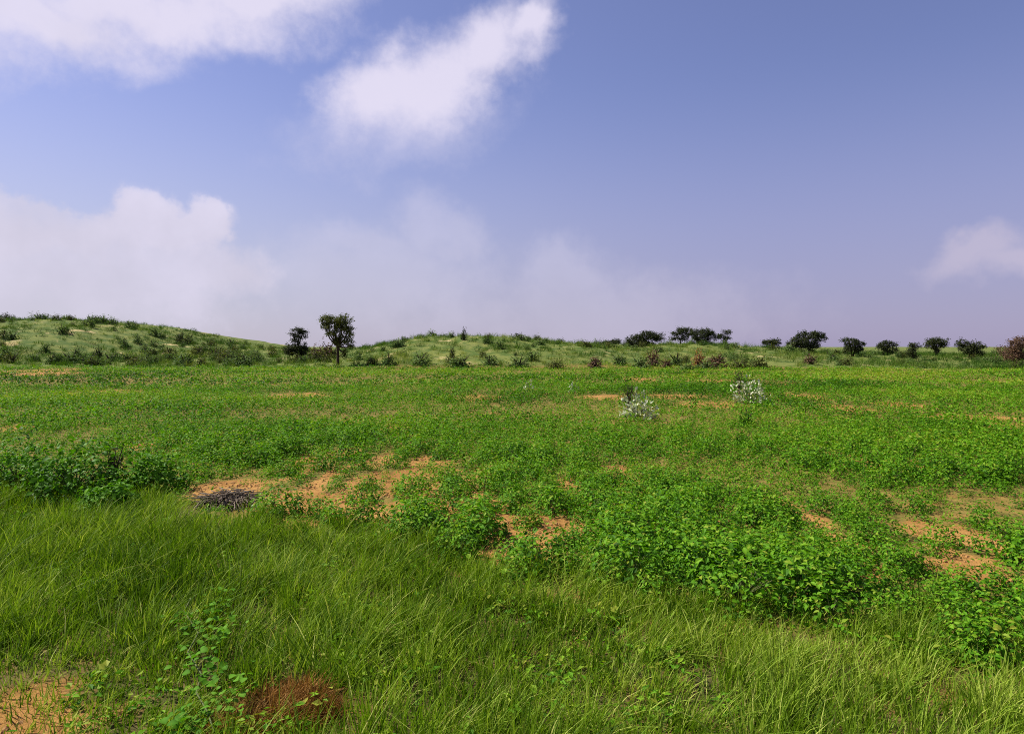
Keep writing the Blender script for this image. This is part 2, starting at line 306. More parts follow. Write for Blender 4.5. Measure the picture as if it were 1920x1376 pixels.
def ground_material():
    m, t = nodes_of('sandy_ground'); N, Lk = t.nodes, t.links
    g = N.new('ShaderNodeNewGeometry'); P = g.outputs['Position']
    def noise(s, d=6, r=.6):
        n = N.new('ShaderNodeTexNoise'); n.inputs['Scale'].default_value = s; n.inputs['Detail'].default_value = d; n.inputs['Roughness'].default_value = r; Lk.new(P, n.inputs['Vector']); return n.outputs[0]
    def mix(f, a, b):
        x = N.new('ShaderNodeMix'); x.data_type = 'RGBA'
        for i, v in ((0, f), (6, a), (7, b)):
            if isinstance(v, tuple): x.inputs[i].default_value = (*v, 1)
            elif isinstance(v, float): x.inputs[i].default_value = v
            else: Lk.new(v, x.inputs[i])
        return x.outputs[2]
    def rng_(x, lo, hi):
        n = N.new('ShaderNodeMapRange'); n.interpolation_type = 'SMOOTHSTEP'; Lk.new(x, n.inputs[0]); n.inputs[1].default_value = lo; n.inputs[2].default_value = hi; return n.outputs[0]
    def add(a, b, k):
        n = N.new('ShaderNodeMath'); n.operation = 'MULTIPLY_ADD'; Lk.new(b, n.inputs[0]); n.inputs[1].default_value = k; Lk.new(a, n.inputs[2]); return n.outputs[0]
    def attr(nm):
        a = N.new('ShaderNodeAttribute'); a.attribute_name = nm; return a.outputs['Fac']
    soil = mix(rng_(noise(.55), .32, .68), (.240, .116, .030), (.370, .202, .060))
    soil = mix(rng_(noise(9, 5), .5, .72), soil, (.150, .074, .020))
    soil = mix(rng_(noise(34, 3), .6, .75), soil, (.45, .295, .105))
    weeds = mix(rng_(noise(3.5), .35, .65), (.090, .085, .016), (.20, .150, .038))     # thin creeping weeds under the crop
    verge_c = mix(rng_(noise(6), .35, .65), (.045, .050, .014), (.13, .10, .035))
    wf = rng_(add(add(attr('bare'), noise(2.2), -1.1), noise(.35), -.7), -.45, -.95)
    field = mix(wf, soil, mix(attr('verge'), weeds, verge_c))
    dune = mix(rng_(noise(.5), .38, .62), (.060, .100, .018), (.150, .170, .040))
    dune = mix(rng_(noise(.23, 7, .65), .58, .68), dune, (.46, .36, .17))
    dune = mix(rng_(noise(1.6), .55, .7), dune, (.075, .105, .034))
    out = mix(attr('dune'), field, dune)
    b = N.new('ShaderNodeBump'); b.inputs['Strength'].default_value = .7; b.inputs['Distance'].default_value = .05; Lk.new(noise(11, 8, .65), b.inputs['Height'])
    p = N.new('ShaderNodeBsdfPrincipled'); p.inputs['Roughness'].default_value = .95; p.inputs['Specular IOR Level'].default_value = .1
    Lk.new(out, p.inputs['Base Color']); Lk.new(b.outputs[0], p.inputs['Normal'])
    o = N.new('ShaderNodeOutputMaterial'); Lk.new(p.outputs[0], o.inputs[0]); return m

# ------------------------------------------------------------------ ground: one sheet out to the horizon
def axis(fine, half, step, grow, end):
    a = [0.0]
    while a[-1] < fine: a.append(a[-1] + step)
    s = step
    while a[-1] < end: s = min(s * grow, 400); a.append(a[-1] + s)
    return np.array(a)
ax = axis(13, 0, .22, 1.032, 4000); xs = np.concatenate([-ax[:0:-1], ax])
ay = axis(22, 0, .22, 1.024, 6000); ys = np.concatenate([-np.array([3000, 1200, 500, 200, 90, 45, 22, 11, 6, 3, 1.5]), ay])
XX, YY = np.meshgrid(xs, ys); nx, ny = len(xs), len(ys)
ZZ = height(XX, YY); bare_g = bareness(XX, YY); dune_g = dune_mask(XX, YY)
ZZ = ZZ + (fbm(XX * 3.1, YY * 3.1, 61, 3) - .5) * .07 * np.clip(bare_g, .2, 1) * (1 - sstep(YY, 25, 50))
i0 = (np.arange(ny - 1)[:, None] * nx + np.arange(nx - 1)[None]).ravel()
gm = mesh_np('ground', np.stack([XX, YY, ZZ], -1).reshape(-1, 3), [np.stack([i0, i0 + 1, i0 + nx + 1, i0 + nx], 1)], ground_material(), smooth=True)
vg = sstep(verge(XX, YY), 0, 1)
for nm, arr in (('bare', np.clip(np.maximum(bare_g, sandy(XX, YY) * (YY < 8) * 1.0), 0, 1)), ('dune', dune_g), ('verge', vg)):
    a = gm.attributes.new(nm, 'FLOAT', 'POINT'); a.data.foreach_set('value', arr.ravel().astype(np.float32))
ground = tag(link(bpy.data.objects.new('ground', gm)), 'orange sandy soil rising into low grassy dunes', 'ground', kind='structure')

# ------------------------------------------------------------------ shrub / plant generators
def dome_leaves(rg, n, H, R, leaf, aspect=.55, bottom=.12, flat=.5, tlo=.1, thi=.9):
    """leaves through the outer part of a low dome, tips hanging outward"""
    d = unit(rg.normal(size=(n, 3))); d[:, 2] = np.abs(d[:, 2]) * 1.0 - .12; d = unit(d)
    lump = 1 + .28 * np.sin(d[:, 0] * 5.1 + rg.uniform(0, 6)) * np.cos(d[:, 1] * 4.3 + rg.uniform(0, 6))
    r = (rg.uniform(.35, 1, n) ** .6) * lump
    C = np.stack([d[:, 0] * R * r, d[:, 1] * R * r, H * (bottom + (1 - bottom) * np.clip(d[:, 2], 0, 1) * r)], 1)
    N = unit(d * .7 + np.array([0, 0, flat * 1.3]) + rg.normal(size=(n, 3)) * .45)
    A = unit(np.cross(np.cross(N, unit(d + rg.normal(size=(n, 3)) * .8)), N)); L = leaf * rg.uniform(.7, 1.25, n)
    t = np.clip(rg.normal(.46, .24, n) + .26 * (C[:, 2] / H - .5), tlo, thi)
    return C, A, N, L, L * aspect * rg.uniform(.85, 1.15, n), t
def stems_paths(rg, n, H, R, r0=.012):
    P = []
    for i in range(n):
        a = rg.uniform(0, 2 * math.pi); k = rg.uniform(.3, .85); e = np.array([math.cos(a) * R * k, math.sin(a) * R * k, H * rg.uniform(.55, .9)])
        P.append([(np.array([0, 0, -.06]), r0), (e * np.array([.25, .25, .45]), r0 * .8), (e, r0 * .35)])
    return P
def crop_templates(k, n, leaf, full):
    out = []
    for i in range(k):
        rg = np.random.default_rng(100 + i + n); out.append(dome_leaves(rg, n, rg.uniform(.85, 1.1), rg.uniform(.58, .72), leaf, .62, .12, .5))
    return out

# crop: candidate spots over the whole field
def spots(y0, y1, step, side=.80, seed=1):
    rg = np.random.default_rng(seed); xm = y1 * side * 1.12 + 2
    X, Y = np.meshgrid(np.arange(-xm, xm, step), np.arange(y0, y1, step)); X = X.ravel() + rg.uniform(-.45, .45, X.size) * step; Y = Y.ravel() + rg.uniform(-.45, .45, Y.size) * step
    k = (np.abs(X) < Y * side * 1.12 + 2) & (Y > y0 - .2) & (Y < y1); return X[k], Y[k], rg
def crop_field(y0, y1, step, seed):
    X, Y, rg = spots(y0, y1, step, seed=seed); n = len(X)
    b = bareness(X, Y); dry = fbm(X * .16, Y * .3, 131, 4); d2 = fbm(X * .7, Y * .7, 141, 3)
    p = 1.15 - 1.04 * b - (1.5 + 1.6 * sstep(Y, 20, 40)) * np.clip(dry - .56, 0, 1) - 1.3 * np.clip(d2 - .58, 0, 1)
    v = verge(X, Y); p *= 1 - sstep(v, -.15, .35); hx, hy = gx(440, gd(950)), gd(950); p *= 1 - ((np.abs(X - hx) < .75) & (Y > hy - 1.3) & (Y < hy + .7)); p *= 1 - dune_mask(X, Y); bx_, by_ = gx(1392, gd(1138)), gd(1138); p *= 1 - ((np.abs(X - bx_) < .5) & (Y > by_ - 1.2) & (Y < by_ + .4))
    keep = rg.random(n) < p; X, Y, b, d2, dry = X[keep], Y[keep], b[keep], d2[keep], dry[keep]
    S = (.28 + .19 * fbm(X * .35, Y * .35, 151, 3)) * rg.uniform(.62, 1.3, len(X)) * (1 - .30 * sstep(b, .05, .5) - .2 * sstep(b, .5, .9)) * (1 - .3 * sstep(dry, .52, .68))
    S *= 1 + .10 * (1 - sstep(np.abs(verge(X, Y) + .7), .3, 1.5)) * sstep(X, -1.5, 1)
    return X, Y, S, rg
X1, Y1, S1, rg1 = crop_field(5.2, 21, .34, 11)
X2, Y2, S2, rg2 = crop_field(21, 42, .46, 12)
X3, Y3, S3, rg3 = crop_field(42, 90, .72, 13)
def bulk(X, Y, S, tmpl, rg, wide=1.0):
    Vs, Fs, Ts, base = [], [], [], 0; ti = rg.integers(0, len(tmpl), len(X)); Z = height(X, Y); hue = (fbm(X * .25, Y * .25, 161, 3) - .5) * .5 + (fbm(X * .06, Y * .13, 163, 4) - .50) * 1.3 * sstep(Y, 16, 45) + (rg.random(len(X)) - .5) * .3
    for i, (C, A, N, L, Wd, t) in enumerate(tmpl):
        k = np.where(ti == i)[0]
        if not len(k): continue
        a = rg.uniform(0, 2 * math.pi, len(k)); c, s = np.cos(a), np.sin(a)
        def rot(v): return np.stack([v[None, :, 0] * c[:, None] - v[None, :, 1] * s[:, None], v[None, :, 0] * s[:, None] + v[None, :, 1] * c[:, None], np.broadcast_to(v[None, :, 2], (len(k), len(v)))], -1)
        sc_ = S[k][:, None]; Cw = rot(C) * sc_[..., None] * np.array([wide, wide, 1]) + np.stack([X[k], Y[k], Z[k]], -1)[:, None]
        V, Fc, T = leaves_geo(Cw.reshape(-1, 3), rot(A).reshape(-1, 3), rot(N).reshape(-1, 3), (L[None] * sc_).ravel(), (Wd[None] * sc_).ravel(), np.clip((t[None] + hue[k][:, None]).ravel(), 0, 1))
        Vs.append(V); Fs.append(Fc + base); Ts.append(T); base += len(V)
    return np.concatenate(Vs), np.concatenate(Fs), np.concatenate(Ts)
# the crop plants that show largest stand as single things, the rest of the field is one mass
order = np.argsort(np.hypot(X1, Y1) / (S1 + .1)); inframe = np.abs(X1[order]) < Y1[order] * .80; order = order[inframe]
big = order[:300]; rest = np.setdiff1d(np.arange(len(X1)), big)
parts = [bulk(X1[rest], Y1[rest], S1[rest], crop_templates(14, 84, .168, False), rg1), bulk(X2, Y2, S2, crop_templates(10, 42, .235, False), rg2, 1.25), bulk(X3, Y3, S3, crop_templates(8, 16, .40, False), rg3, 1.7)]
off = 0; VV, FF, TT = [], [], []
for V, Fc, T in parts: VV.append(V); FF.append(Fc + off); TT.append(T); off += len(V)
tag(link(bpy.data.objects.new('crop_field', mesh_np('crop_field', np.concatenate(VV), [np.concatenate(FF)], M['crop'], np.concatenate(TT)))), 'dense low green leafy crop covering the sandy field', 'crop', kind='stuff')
print('crop leaves tris', sum(len(f) for f in FF), 'plants', len(X1), len(X2), len(X3))
ctm = []
for i in range(12):
    rg = np.random.default_rng(300 + i); C, A, N, L, Wd, t = dome_leaves(rg, 360, rg.uniform(.85, 1.1), rg.uniform(.58, .76), .128, .62, .08, .5)
    V, Fc, T = leaves_geo(C, A, N, L, Wd, t, True); fm = mesh_np('foliage', V, [Fc], M['crop_obj'], T)
    V, Fq = tube_geo(stems_paths(rg, 6, .8, .45, .012), 4); ctm.append((fm, mesh_np('stem', V, [Fq], M['stem'])))
bb = bareness(X1, Y1); vv = verge(X1, Y1)
for n_, i in enumerate(big):
    fm, sm = ctm[n_ % 12]; e = link(bpy.data.objects.new('crop_plant', None)); e.empty_display_size = .1
    x, y = X1[i], Y1[i]; e.location = (x, y, hz(x, y)); e.rotation_euler = (0, 0, random.uniform(0, 6.28)); s = S1[i]; e.scale = (s * 1.05, s * 1.05, s)
    size = 'tall ' if s > .50 else 'low ' if s < .37 else ''
    if bb[i] > .12: w_ = 'at the edge of the long bare sand band' if x < -.3 else 'beside the pale sand patch far from the twigs' if x > 3.5 else 'among the broken gaps of sand'
    elif x < gx(360, y): w_ = 'close behind the broad-leaved bushes'
    elif vv[i] > -1.3: w_ = 'in the first row along the verge grass'
    else: w_ = 'packed among others behind the first row'
    tag(e, size + 'leafy green crop plant ' + w_, 'crop plant', 'crop plants in the near part of the field')
    link(bpy.data.objects.new('foliage', fm), e); link(bpy.data.objects.new('stem', sm), e)

# ------------------------------------------------------------------ verge grass
rg = np.random.default_rng(21)
nt = 10500; tx = rg.uniform(-16, 13, nt); ty = rg.uniform(2.8, 14, nt); tb = 46; ts = rg.uniform(.5, 1.35, nt); tl = rg.normal(size=(nt, 2)) * .13; tt_ = rg.normal(0, .11, nt)
X = np.repeat(tx, tb); Y = np.repeat(ty, tb); tr_ = rg.normal(size=(nt * tb, 2)) * .075 * np.repeat(ts, tb)[:, None]; X = X + tr_[:, 0]; Y = Y + tr_[:, 1]
nf = 260000; X = np.concatenate([X, rg.uniform(-16, 13, nf)]); Y = np.concatenate([Y, rg.uniform(2.6, 14, nf)]); n = len(X)
tsz = np.concatenate([np.repeat(ts, tb), rg.uniform(.4, .9, nf)]); tln = np.concatenate([np.repeat(tl, tb, 0) + tr_ * 2.2, rg.normal(size=(nf, 2)) * .25]); tti = np.concatenate([np.repeat(tt_, tb), np.zeros(nf)])
u = CX + F * X / Y; v_ = verge(X, Y)
clump = fbm(X * 2.2, Y * 2.2, 181, 4); big_ = fbm(X * .55, Y * .55, 191, 3)
right = sstep(u, 950, 1500) * sstep(-Y, -7.5, -5.5)
p = sstep(v_ + (clump - .5) * 1.2, -.25, .35) * np.clip(.72 + 1.5 * (clump - .35), .3, 1) * (1 - .93 * sandy(X, Y)) * (1 - .9 * sstep(in_poly_dry(X, Y), 0.1, .5))
p *= np.where(Y < 5, 1.0, np.clip(5.6 / Y, .4, 1)) * (np.abs(X) < Y * .86 + .9) * (1 - .55 * (bareness(X, Y) > .5))
hx, hy = gx(430, gd(955)), gd(955); p *= sstep(np.hypot((X - hx) / .75, (Y - hy + .25) / .75), .75, 1.1); dx_, dy_ = gx(530, gd(1345)), gd(1345); p *= .10 + .90 * sstep(np.hypot((X - dx_) / .42, (Y - dy_) / .50) + (clump - .5), .7, 1.05)
vx_, vy_ = gx(370, gd(1260)), gd(1270); p *= .45 + .55 * sstep(np.hypot((X - vx_) / .24, (Y - vy_) / .95), .7, 1.1)
k = rg.random(n) < p * .95
X, Y, clump, big_, right, u, tsz, tln, tti = X[k], Y[k], clump[k], big_[k], right[k], u[k], tsz[k], tln[k], tti[k]; n = len(X); Z = height(X, Y)
H = (.19 + .30 * np.clip(big_ * 1.3 - .2, 0, 1) + .18 * np.clip(clump - .4, 0, 1)) * rg.uniform(.55, 1.2, n) * tsz * (1 - .22 * right)
H *= .55 + .45 * sstep(np.hypot((X + 3.2) / 1.5, (Y - 4.3) / 1.0), .6, 1.5)
wind = np.stack([.22 + .4 * (fbm(X * .8, Y * .8, 201, 2) - .5), -.04 + .5 * (fbm(X * .8, Y * .8, 211, 2) - .5), 0 * X], 1)
tl3 = np.column_stack([tln, 0 * X]); lean = wind * .7 + tl3 + rg.normal(size=(n, 3)) * np.array([.18, .18, 0]); up = unit(np.array([0, 0, 1.]) + rg.normal(size=(n, 3)) * np.array([.12, .12, 0]) + wind * .22 + tl3 * .5)
t = np.clip(.10 + .50 * fbm(X * 1.1, Y * 1.1, 221, 3) + tti + .12 * right + rg.normal(0, .15, n), 0, .78); pale = rg.random(n) < .05 + .06 * right + .35 * np.clip(fbm(X * .9, Y * .9, 225, 3) - .55, 0, 1); t[pale] = rg.uniform(.62, .92, pale.sum())
wd = rg.uniform(.006, .0125, n) * (1 + .04 * Y)
V, q, tr, T = blades_geo(np.stack([X, Y, Z - .01], 1), up, lean, H, wd, t, rg, 3)
tag(link(bpy.data.objects.new('verge_grass', mesh_np('verge_grass', V, [q, tr], M['grass'], T))), 'tall wind-bent green grass on the verge in front of the crop', 'grass', kind='stuff')
print('grass blades', n)
# low broad-leaved weeds in the grass
m = 1500; X = rg.uniform(-9, 8, m); Y = rg.uniform(3.2, 10, m); k = (verge(X, Y) > .1) & (fbm(X * .9, Y * .9, 231, 3) > .5) & (sandy(X, Y) < .6); X, Y = X[k], Y[k]
V, Fc, T = bulk(X, Y, rg.uniform(.10, .2, len(X)), [dome_leaves(np.random.default_rng(500 + i), 22, 1, .8, .36, .55, .1, .8) for i in range(6)], rg)
tag(link(bpy.data.objects.new('verge_weeds', mesh_np('verge_weeds', V, [Fc], M['crop'], T))), 'low broad-leaved weeds mixed into the verge grass', 'weeds', kind='stuff')
# seedlings and creeping weeds between the crop plants
X, Y, rgw = spots(5, 24, .17, seed=19); b = bareness(X, Y); k = (rgw.random(len(X)) < (.75 - .66 * b) * sstep(fbm(X * 1.2, Y * 1.2, 235, 3), .3, .6)) & (verge(X, Y) < .4); X, Y = X[k], Y[k]
V, Fc, T = bulk(X, Y, rgw.uniform(.06, .15, len(X)), [dome_leaves(np.random.default_rng(540 + i), 9, 1, .9, .42, .55, .05, .9) for i in range(8)], rgw)
tag(link(bpy.data.objects.new('field_weeds', mesh_np('field_weeds', V, [Fc], M['crop'], T))), 'small seedlings and creeping weeds on the soil between the crop plants', 'weeds', kind='stuff')
# dry stubble on the sandy corner of the verge
m = 9000; X = rg.uniform(-5.5, -1.5, m); Y = rg.uniform(3.2, 5.6, m); k = rg.random(m) < .5 * sstep(sandy(X, Y), .05, .6) * fbm(X * 2, Y * 2, 5, 3); X, Y = X[k], Y[k]; n = len(X)
V, q, tr, T = blades_geo(np.stack([X, Y, height(X, Y)], 1), unit(rg.normal(size=(n, 3)) * .5 + np.array([.2, 0, .9])), rg.normal(size=(n, 3)) * .5, rg.uniform(.03, .12, n), rg.uniform(.004, .008, n), rg.uniform(.4, 1, n), rg, 2)
tag(link(bpy.data.objects.new('dry_stubble', mesh_np('dry_stubble', V, [q, tr], M['drygrass'], T))), 'thin dry stubble on the bare sand of the verge corner', 'stubble', kind='stuff')
# clods and pebbles on the bare sand
m = 120000; X = rg.uniform(-12, 12, m); Y = rg.uniform(3.5, 22, m); k = rg.random(m) < np.maximum(sstep(bareness(X, Y), .3, .9), .5 * sandy(X, Y)) * fbm(X, Y, 8, 3) * .8; X, Y = X[k], Y[k]; n = len(X)
oc = np.array([(1, 0, 0), (-1, 0, 0), (0, 1, 0), (0, -1, 0), (0, 0, 1), (0, 0, -1)], float); of = np.array([(0, 2, 4), (2, 1, 4), (1, 3, 4), (3, 0, 4), (2, 0, 5), (1, 2, 5), (3, 1, 5), (0, 3, 5)])
s = rg.uniform(.006, .028, n) * rg.uniform(.5, 1.4, n); Vc = oc[None] * rg.uniform(.6, 1.3, (n, 6, 1)) * s[:, None, None]
a = rg.uniform(0, 6.28, n); Vc = np.stack([Vc[..., 0] * np.cos(a)[:, None] - Vc[..., 1] * np.sin(a)[:, None], Vc[..., 0] * np.sin(a)[:, None] + Vc[..., 1] * np.cos(a)[:, None], Vc[..., 2] * .7], -1)
Vc += np.stack([X, Y, height(X, Y) + s * .2], 1)[:, None]
tag(link(bpy.data.objects.new('soil_clods', mesh_np('soil_clods', Vc.reshape(-1, 3), [(np.arange(n)[:, None, None] * 6 + of[None]).reshape(-1, 3)], M['clod']))), 'small clods and pebbles scattered on the bare orange sand', 'clods', kind='stuff')

# ------------------------------------------------------------------ dune grass
rg = np.random.default_rng(31); m = 15000
X = rg.uniform(-150, 135, m); Y = rg.uniform(66, 150, m); X = X * np.clip(Y / 130, .55, 1)
dm = dune_mask(X, Y); dn = fbm(X * .12, Y * .12, 241, 4); k = (rg.random(m) < dm * np.clip(.25 + 1.5 * (dn - .3), .1, 1)) & (np.abs(X) < Y * .92); X, Y, dn = X[k], Y[k], dn[k]
n = len(X); B = 22; S = rg.uniform(.4, 1.05, n) * (.7 + .6 * fbm(X * .3, Y * .3, 251, 2)); hue = np.clip(-.22 + 1.1 * fbm(X * .09, Y * .12, 261, 3) + rg.normal(0, .17, n) + .32 * sstep(X, -30, -5) * (1 - sstep(X, 45, 60)) - .12 * sstep(X, 45, 60), 0, .9)
XX2 = np.repeat(X, B); YY2 = np.repeat(Y, B); SS = np.repeat(S, B); N_ = n * B
ox = rg.normal(size=N_) * .28 * SS; oy = rg.normal(size=N_) * .28 * SS; P = np.stack([XX2 + ox, YY2 + oy, height(XX2 + ox, YY2 + oy) - .03], 1)
up = unit(np.stack([ox / SS * 1.2, oy / SS * 1.2, np.full(N_, .9)], 1) + rg.normal(size=(N_, 3)) * .15)
V, q, tr, T = blades_geo(P, up, rg.normal(size=(N_, 3)) * np.array([.25, .25, 0]) + np.array([.15, 0, 0]), SS * rg.uniform(.6, 1.2, N_), rg.uniform(.03, .065, N_), np.clip(np.repeat(hue, B) + rg.normal(0, .1, N_), 0, 1), rg, 2)
tag(link(bpy.data.objects.new('dune_grass', mesh_np('dune_grass', V, [q, tr], M['tussock'], T))), 'pale green tussock grass covering the low dunes behind the field', 'grass', kind='stuff')
print('tussocks', n)

# ------------------------------------------------------------------ scrub on the dunes
def shrub_mesh(seed, n, leaf, mat, H=1.0, R=.6, wild=.25, stems=7):
    """ragged bush: several sub-domes of leaves plus shoots sticking out"""
    rg = np.random.default_rng(seed); Cs = []
    for j in range(5):
        a = rg.uniform(0, 6.28); r = R * rg.uniform(.0, .55); h = H * rg.uniform(.55, 1.0); C, A, N, L, Wd, t = dome_leaves(rg, n // 5, h, R * rg.uniform(.45, .7), leaf, .5, .08, .3)
        C = C + np.array([math.cos(a) * r, math.sin(a) * r, 0]); C += rg.normal(size=C.shape) * R * wild * .3; C[:, 2] = np.maximum(C[:, 2], .02); Cs.append((C, A, N, L, Wd, t))
    cat = [np.concatenate([c[i] for c in Cs]) for i in range(6)]
    V, Fc, T = leaves_geo(*cat); fm = mesh_np('foliage', V, [Fc], mat, T)
    V, Fq = tube_geo(stems_paths(rg, stems, H, R, .03), 4); return fm, mesh_np('stem', V, [Fq], M['bark'])
SH = {nm: [shrub_mesh(700 + 10 * j + i, 320, .16, M[mt]) for i in range(6)] for j, (nm, mt) in enumerate((('scrub', 'scrub'), ('dark', 'dark'), ('brown', 'brown'), ('orange', 'orange'), ('olive', 'olive'), ('weed', 'bush')))}
nsh = [0]
def shrub(u, vtop, wpx, d, kind, label, group=None, name='dune_shrub', cat='shrub'):
    """bush at bearing u and distance d whose top reaches the measured height"""
    x = gx(u, d); z = hz(x, d); s = d / F; H = max(.35, CAM_H + (HOR - vtop) * s - z); R = wpx * s / 1.25
    e = link(bpy.data.objects.new(name, None)); e.empty_display_size = .3; e.location = (x, d, z - .04); e.rotation_euler = (0, 0, nsh[0] * 1.7); e.scale = (R, R, H)
    fm, sm = SH[kind][nsh[0] % 6]; nsh[0] += 1; tag(e, label, cat, group)
    link(bpy.data.objects.new('foliage', fm), e); link(bpy.data.objects.new('stem', sm), e); return e
def top_for(u, d, hm): return HOR - (hz(gx(u, d), d) + hm - CAM_H) * F / d
G = 'scrub bushes at the foot of the middle dune'
for u, wpx, d, hm, kd, lab in [
    (728, 40, 79, 1.7, 'scrub', 'grey-green bush beside the shadow of the tall olive tree'), (787, 52, 79, 1.9, 'scrub', 'round grey-green bush next along from the bush beside the tree shadow'),
    (865, 52, 77, 1.6, 'scrub', None), (918, 46, 79, 1.5, 'scrub', None), (975, 50, 77, 1.5, 'scrub', None), (1045, 44, 75, 1.2, 'olive', None), (1000, 40, 82, 1.5, 'scrub', None),
    (1115, 46, 76, 1.4, 'brown', 'brownish bush standing apart at the dune foot among green bushes'), (1160, 40, 79, 1.6, 'scrub', None), (1200, 50, 76, 1.6, 'scrub', None),
    (1222, 38, 79, 2.3, 'brown', 'reddish brown bush at the dune foot below the large domed acacia'), (1268, 40, 80, 1.9, 'scrub', None), (1250, 34, 77, 1.3, 'brown', 'low brown bush beside the reddish brown bush at the dune foot'),
    (1308, 34, 79, 2.2, 'orange', 'pale orange dry bush at the foot of the dune'), (1345, 46, 77, 1.9, 'brown', 'wide brown bush close beside the pale orange dry bush'), (1325, 50, 74, 1.1, 'scrub', None),
    (1385, 40, 75, 1.3, 'olive', None), (1420, 44, 76, 1.7, 'olive', 'dark olive bush at the end of the bush line near the bare field corner'), (1520, 38, 82, 1.5, 'brown', 'small brown bush in front of the domed acacia by the leafy weeds'),
    (1290, 60, 73, .9, 'scrub', None), (845, 40, 80, 1.3, 'olive', None), (700, 34, 80, 1.1, 'olive', None)]:
    shrub(u, top_for(u, d, hm), wpx, d, kd, lab or 'grey-green scrub bush in the line along the foot of the middle dune', None if lab else G)
for u, wpx, d, hm, lab in [
    (185, 22, 92, 2.0, 'dark upright bush at the foot of the long dune'), (258, 48, 82, 1.4, 'wide dark-based bush where the long dune meets the crop'), (338, 26, 118, 2.6, 'dark bushy sapling on the falling shoulder of the long dune'),
    (183, 18, 130, 1.1, 'small dark bush alone on the crest of the long dune'), (120, 26, 129, 1.0, 'low dark bush on the flat part of the long dune crest'), (12, 34, 128, 1.5, 'dark bush on the highest end of the long dune crest'),
    (848, 16, 84, 2.0, 'thin dark bush on the face of the middle dune'), (870, 14, 96, 2.2, 'narrow dark sapling standing below the middle dune crest'), (970, 26, 107, 1.3, 'small dark bush with spread top on the middle dune crest'),
    (1050, 22, 107, .9, 'tiny dark bush on the lower part of the middle dune crest'), (722, 14, 104, .9, 'tiny dark bush at the start of the middle dune slope'), (790, 24, 105, .8, 'low dark bush near the top of the middle dune'), (830, 28, 107, .7, 'flat dark bush on the very top of the middle dune')]:
    shrub(u, top_for(u, d, hm), wpx, d, 'dark' if d > 83 else 'olive', lab)
rs = np.random.default_rng(77)
def scatter(nmax, u0, u1, d0, d1, lab, grp, kinds, h0, h1, cond=None):
    c = 0
    for _ in range(nmax * 6):
        if c >= nmax: break
        u, d = rs.uniform(u0, u1), rs.uniform(d0, d1); x = gx(u, d)
        if float(dune_mask(np.array([x]), np.array([d]))[0]) < .9 or fbm(np.array([x * .09]), np.array([d * .09]), 271, 3)[0] < .44: continue
        hm = rs.uniform(h0, h1); kd = kinds[int(rs.integers(len(kinds)))]; up_ = hz(x, d) / max(.5, hz(x, 131 if x < -30 else 108)); wh = 'near the crest' if up_ > .8 else ('halfway up' if up_ > .4 else 'low down'); shrub(u, top_for(u, d, hm), hm * F / d * rs.uniform(1.0, 2.0), d, kd, ('large ' if hm > h0 + .7 * (h1 - h0) else 'small ' if hm < h0 + .3 * (h1 - h0) else '') + ('olive ' if kd == 'olive' else 'grey-green ') + lab.replace('WHERE', wh), grp); c += 1
scatter(115, -20, 470, 81, 132, 'scrub bush WHERE on the long dune', 'scrub bushes on the long dune', ['scrub', 'scrub', 'scrub', 'olive'], .8, 1.8)
scatter(35, 400, 640, 86, 150, 'scrub bush in the dip between the two dunes', 'scrub bushes in the dip between the dunes', ['scrub', 'scrub', 'olive'], .7, 1.6)
scatter(60, 660, 1420, 81, 110, 'scrub bush WHERE on the middle dune', 'scrub bushes on the middle dune', ['scrub', 'scrub', 'scrub', 'olive'], .6, 1.3)
scatter(45, 1430, 1930, 70, 125, 'scrub bush on the level ground among the dark far trees', 'scrub bushes among the far trees', ['scrub', 'scrub', 'olive'], .6, 1.4)
rg = np.random.default_rng(88); X = rg.uniform(-125, 110, 2200); Y = rg.uniform(70, 150, 2200); k = (dune_mask(X, Y) > .8) & (np.abs(X) < Y * .9) & (rg.random(2200) < .15 + 1.3 * (fbm(X * .09, Y * .09, 271, 3) - .3)); X, Y = X[k], Y[k]
V, Fc, T = bulk(X, Y, rg.uniform(.35, .9, len(X)), [dome_leaves(np.random.default_rng(900 + i), 70, 1, rg.uniform(.7, 1.2), .26, .5, .05, .3) for i in range(8)], rg)
tag(link(bpy.data.objects.new('low_scrub', mesh_np('low_scrub', V, [Fc], M['scrub'], T))), 'mass of low grey-green scrub spread over the dunes', 'scrub', kind='stuff')

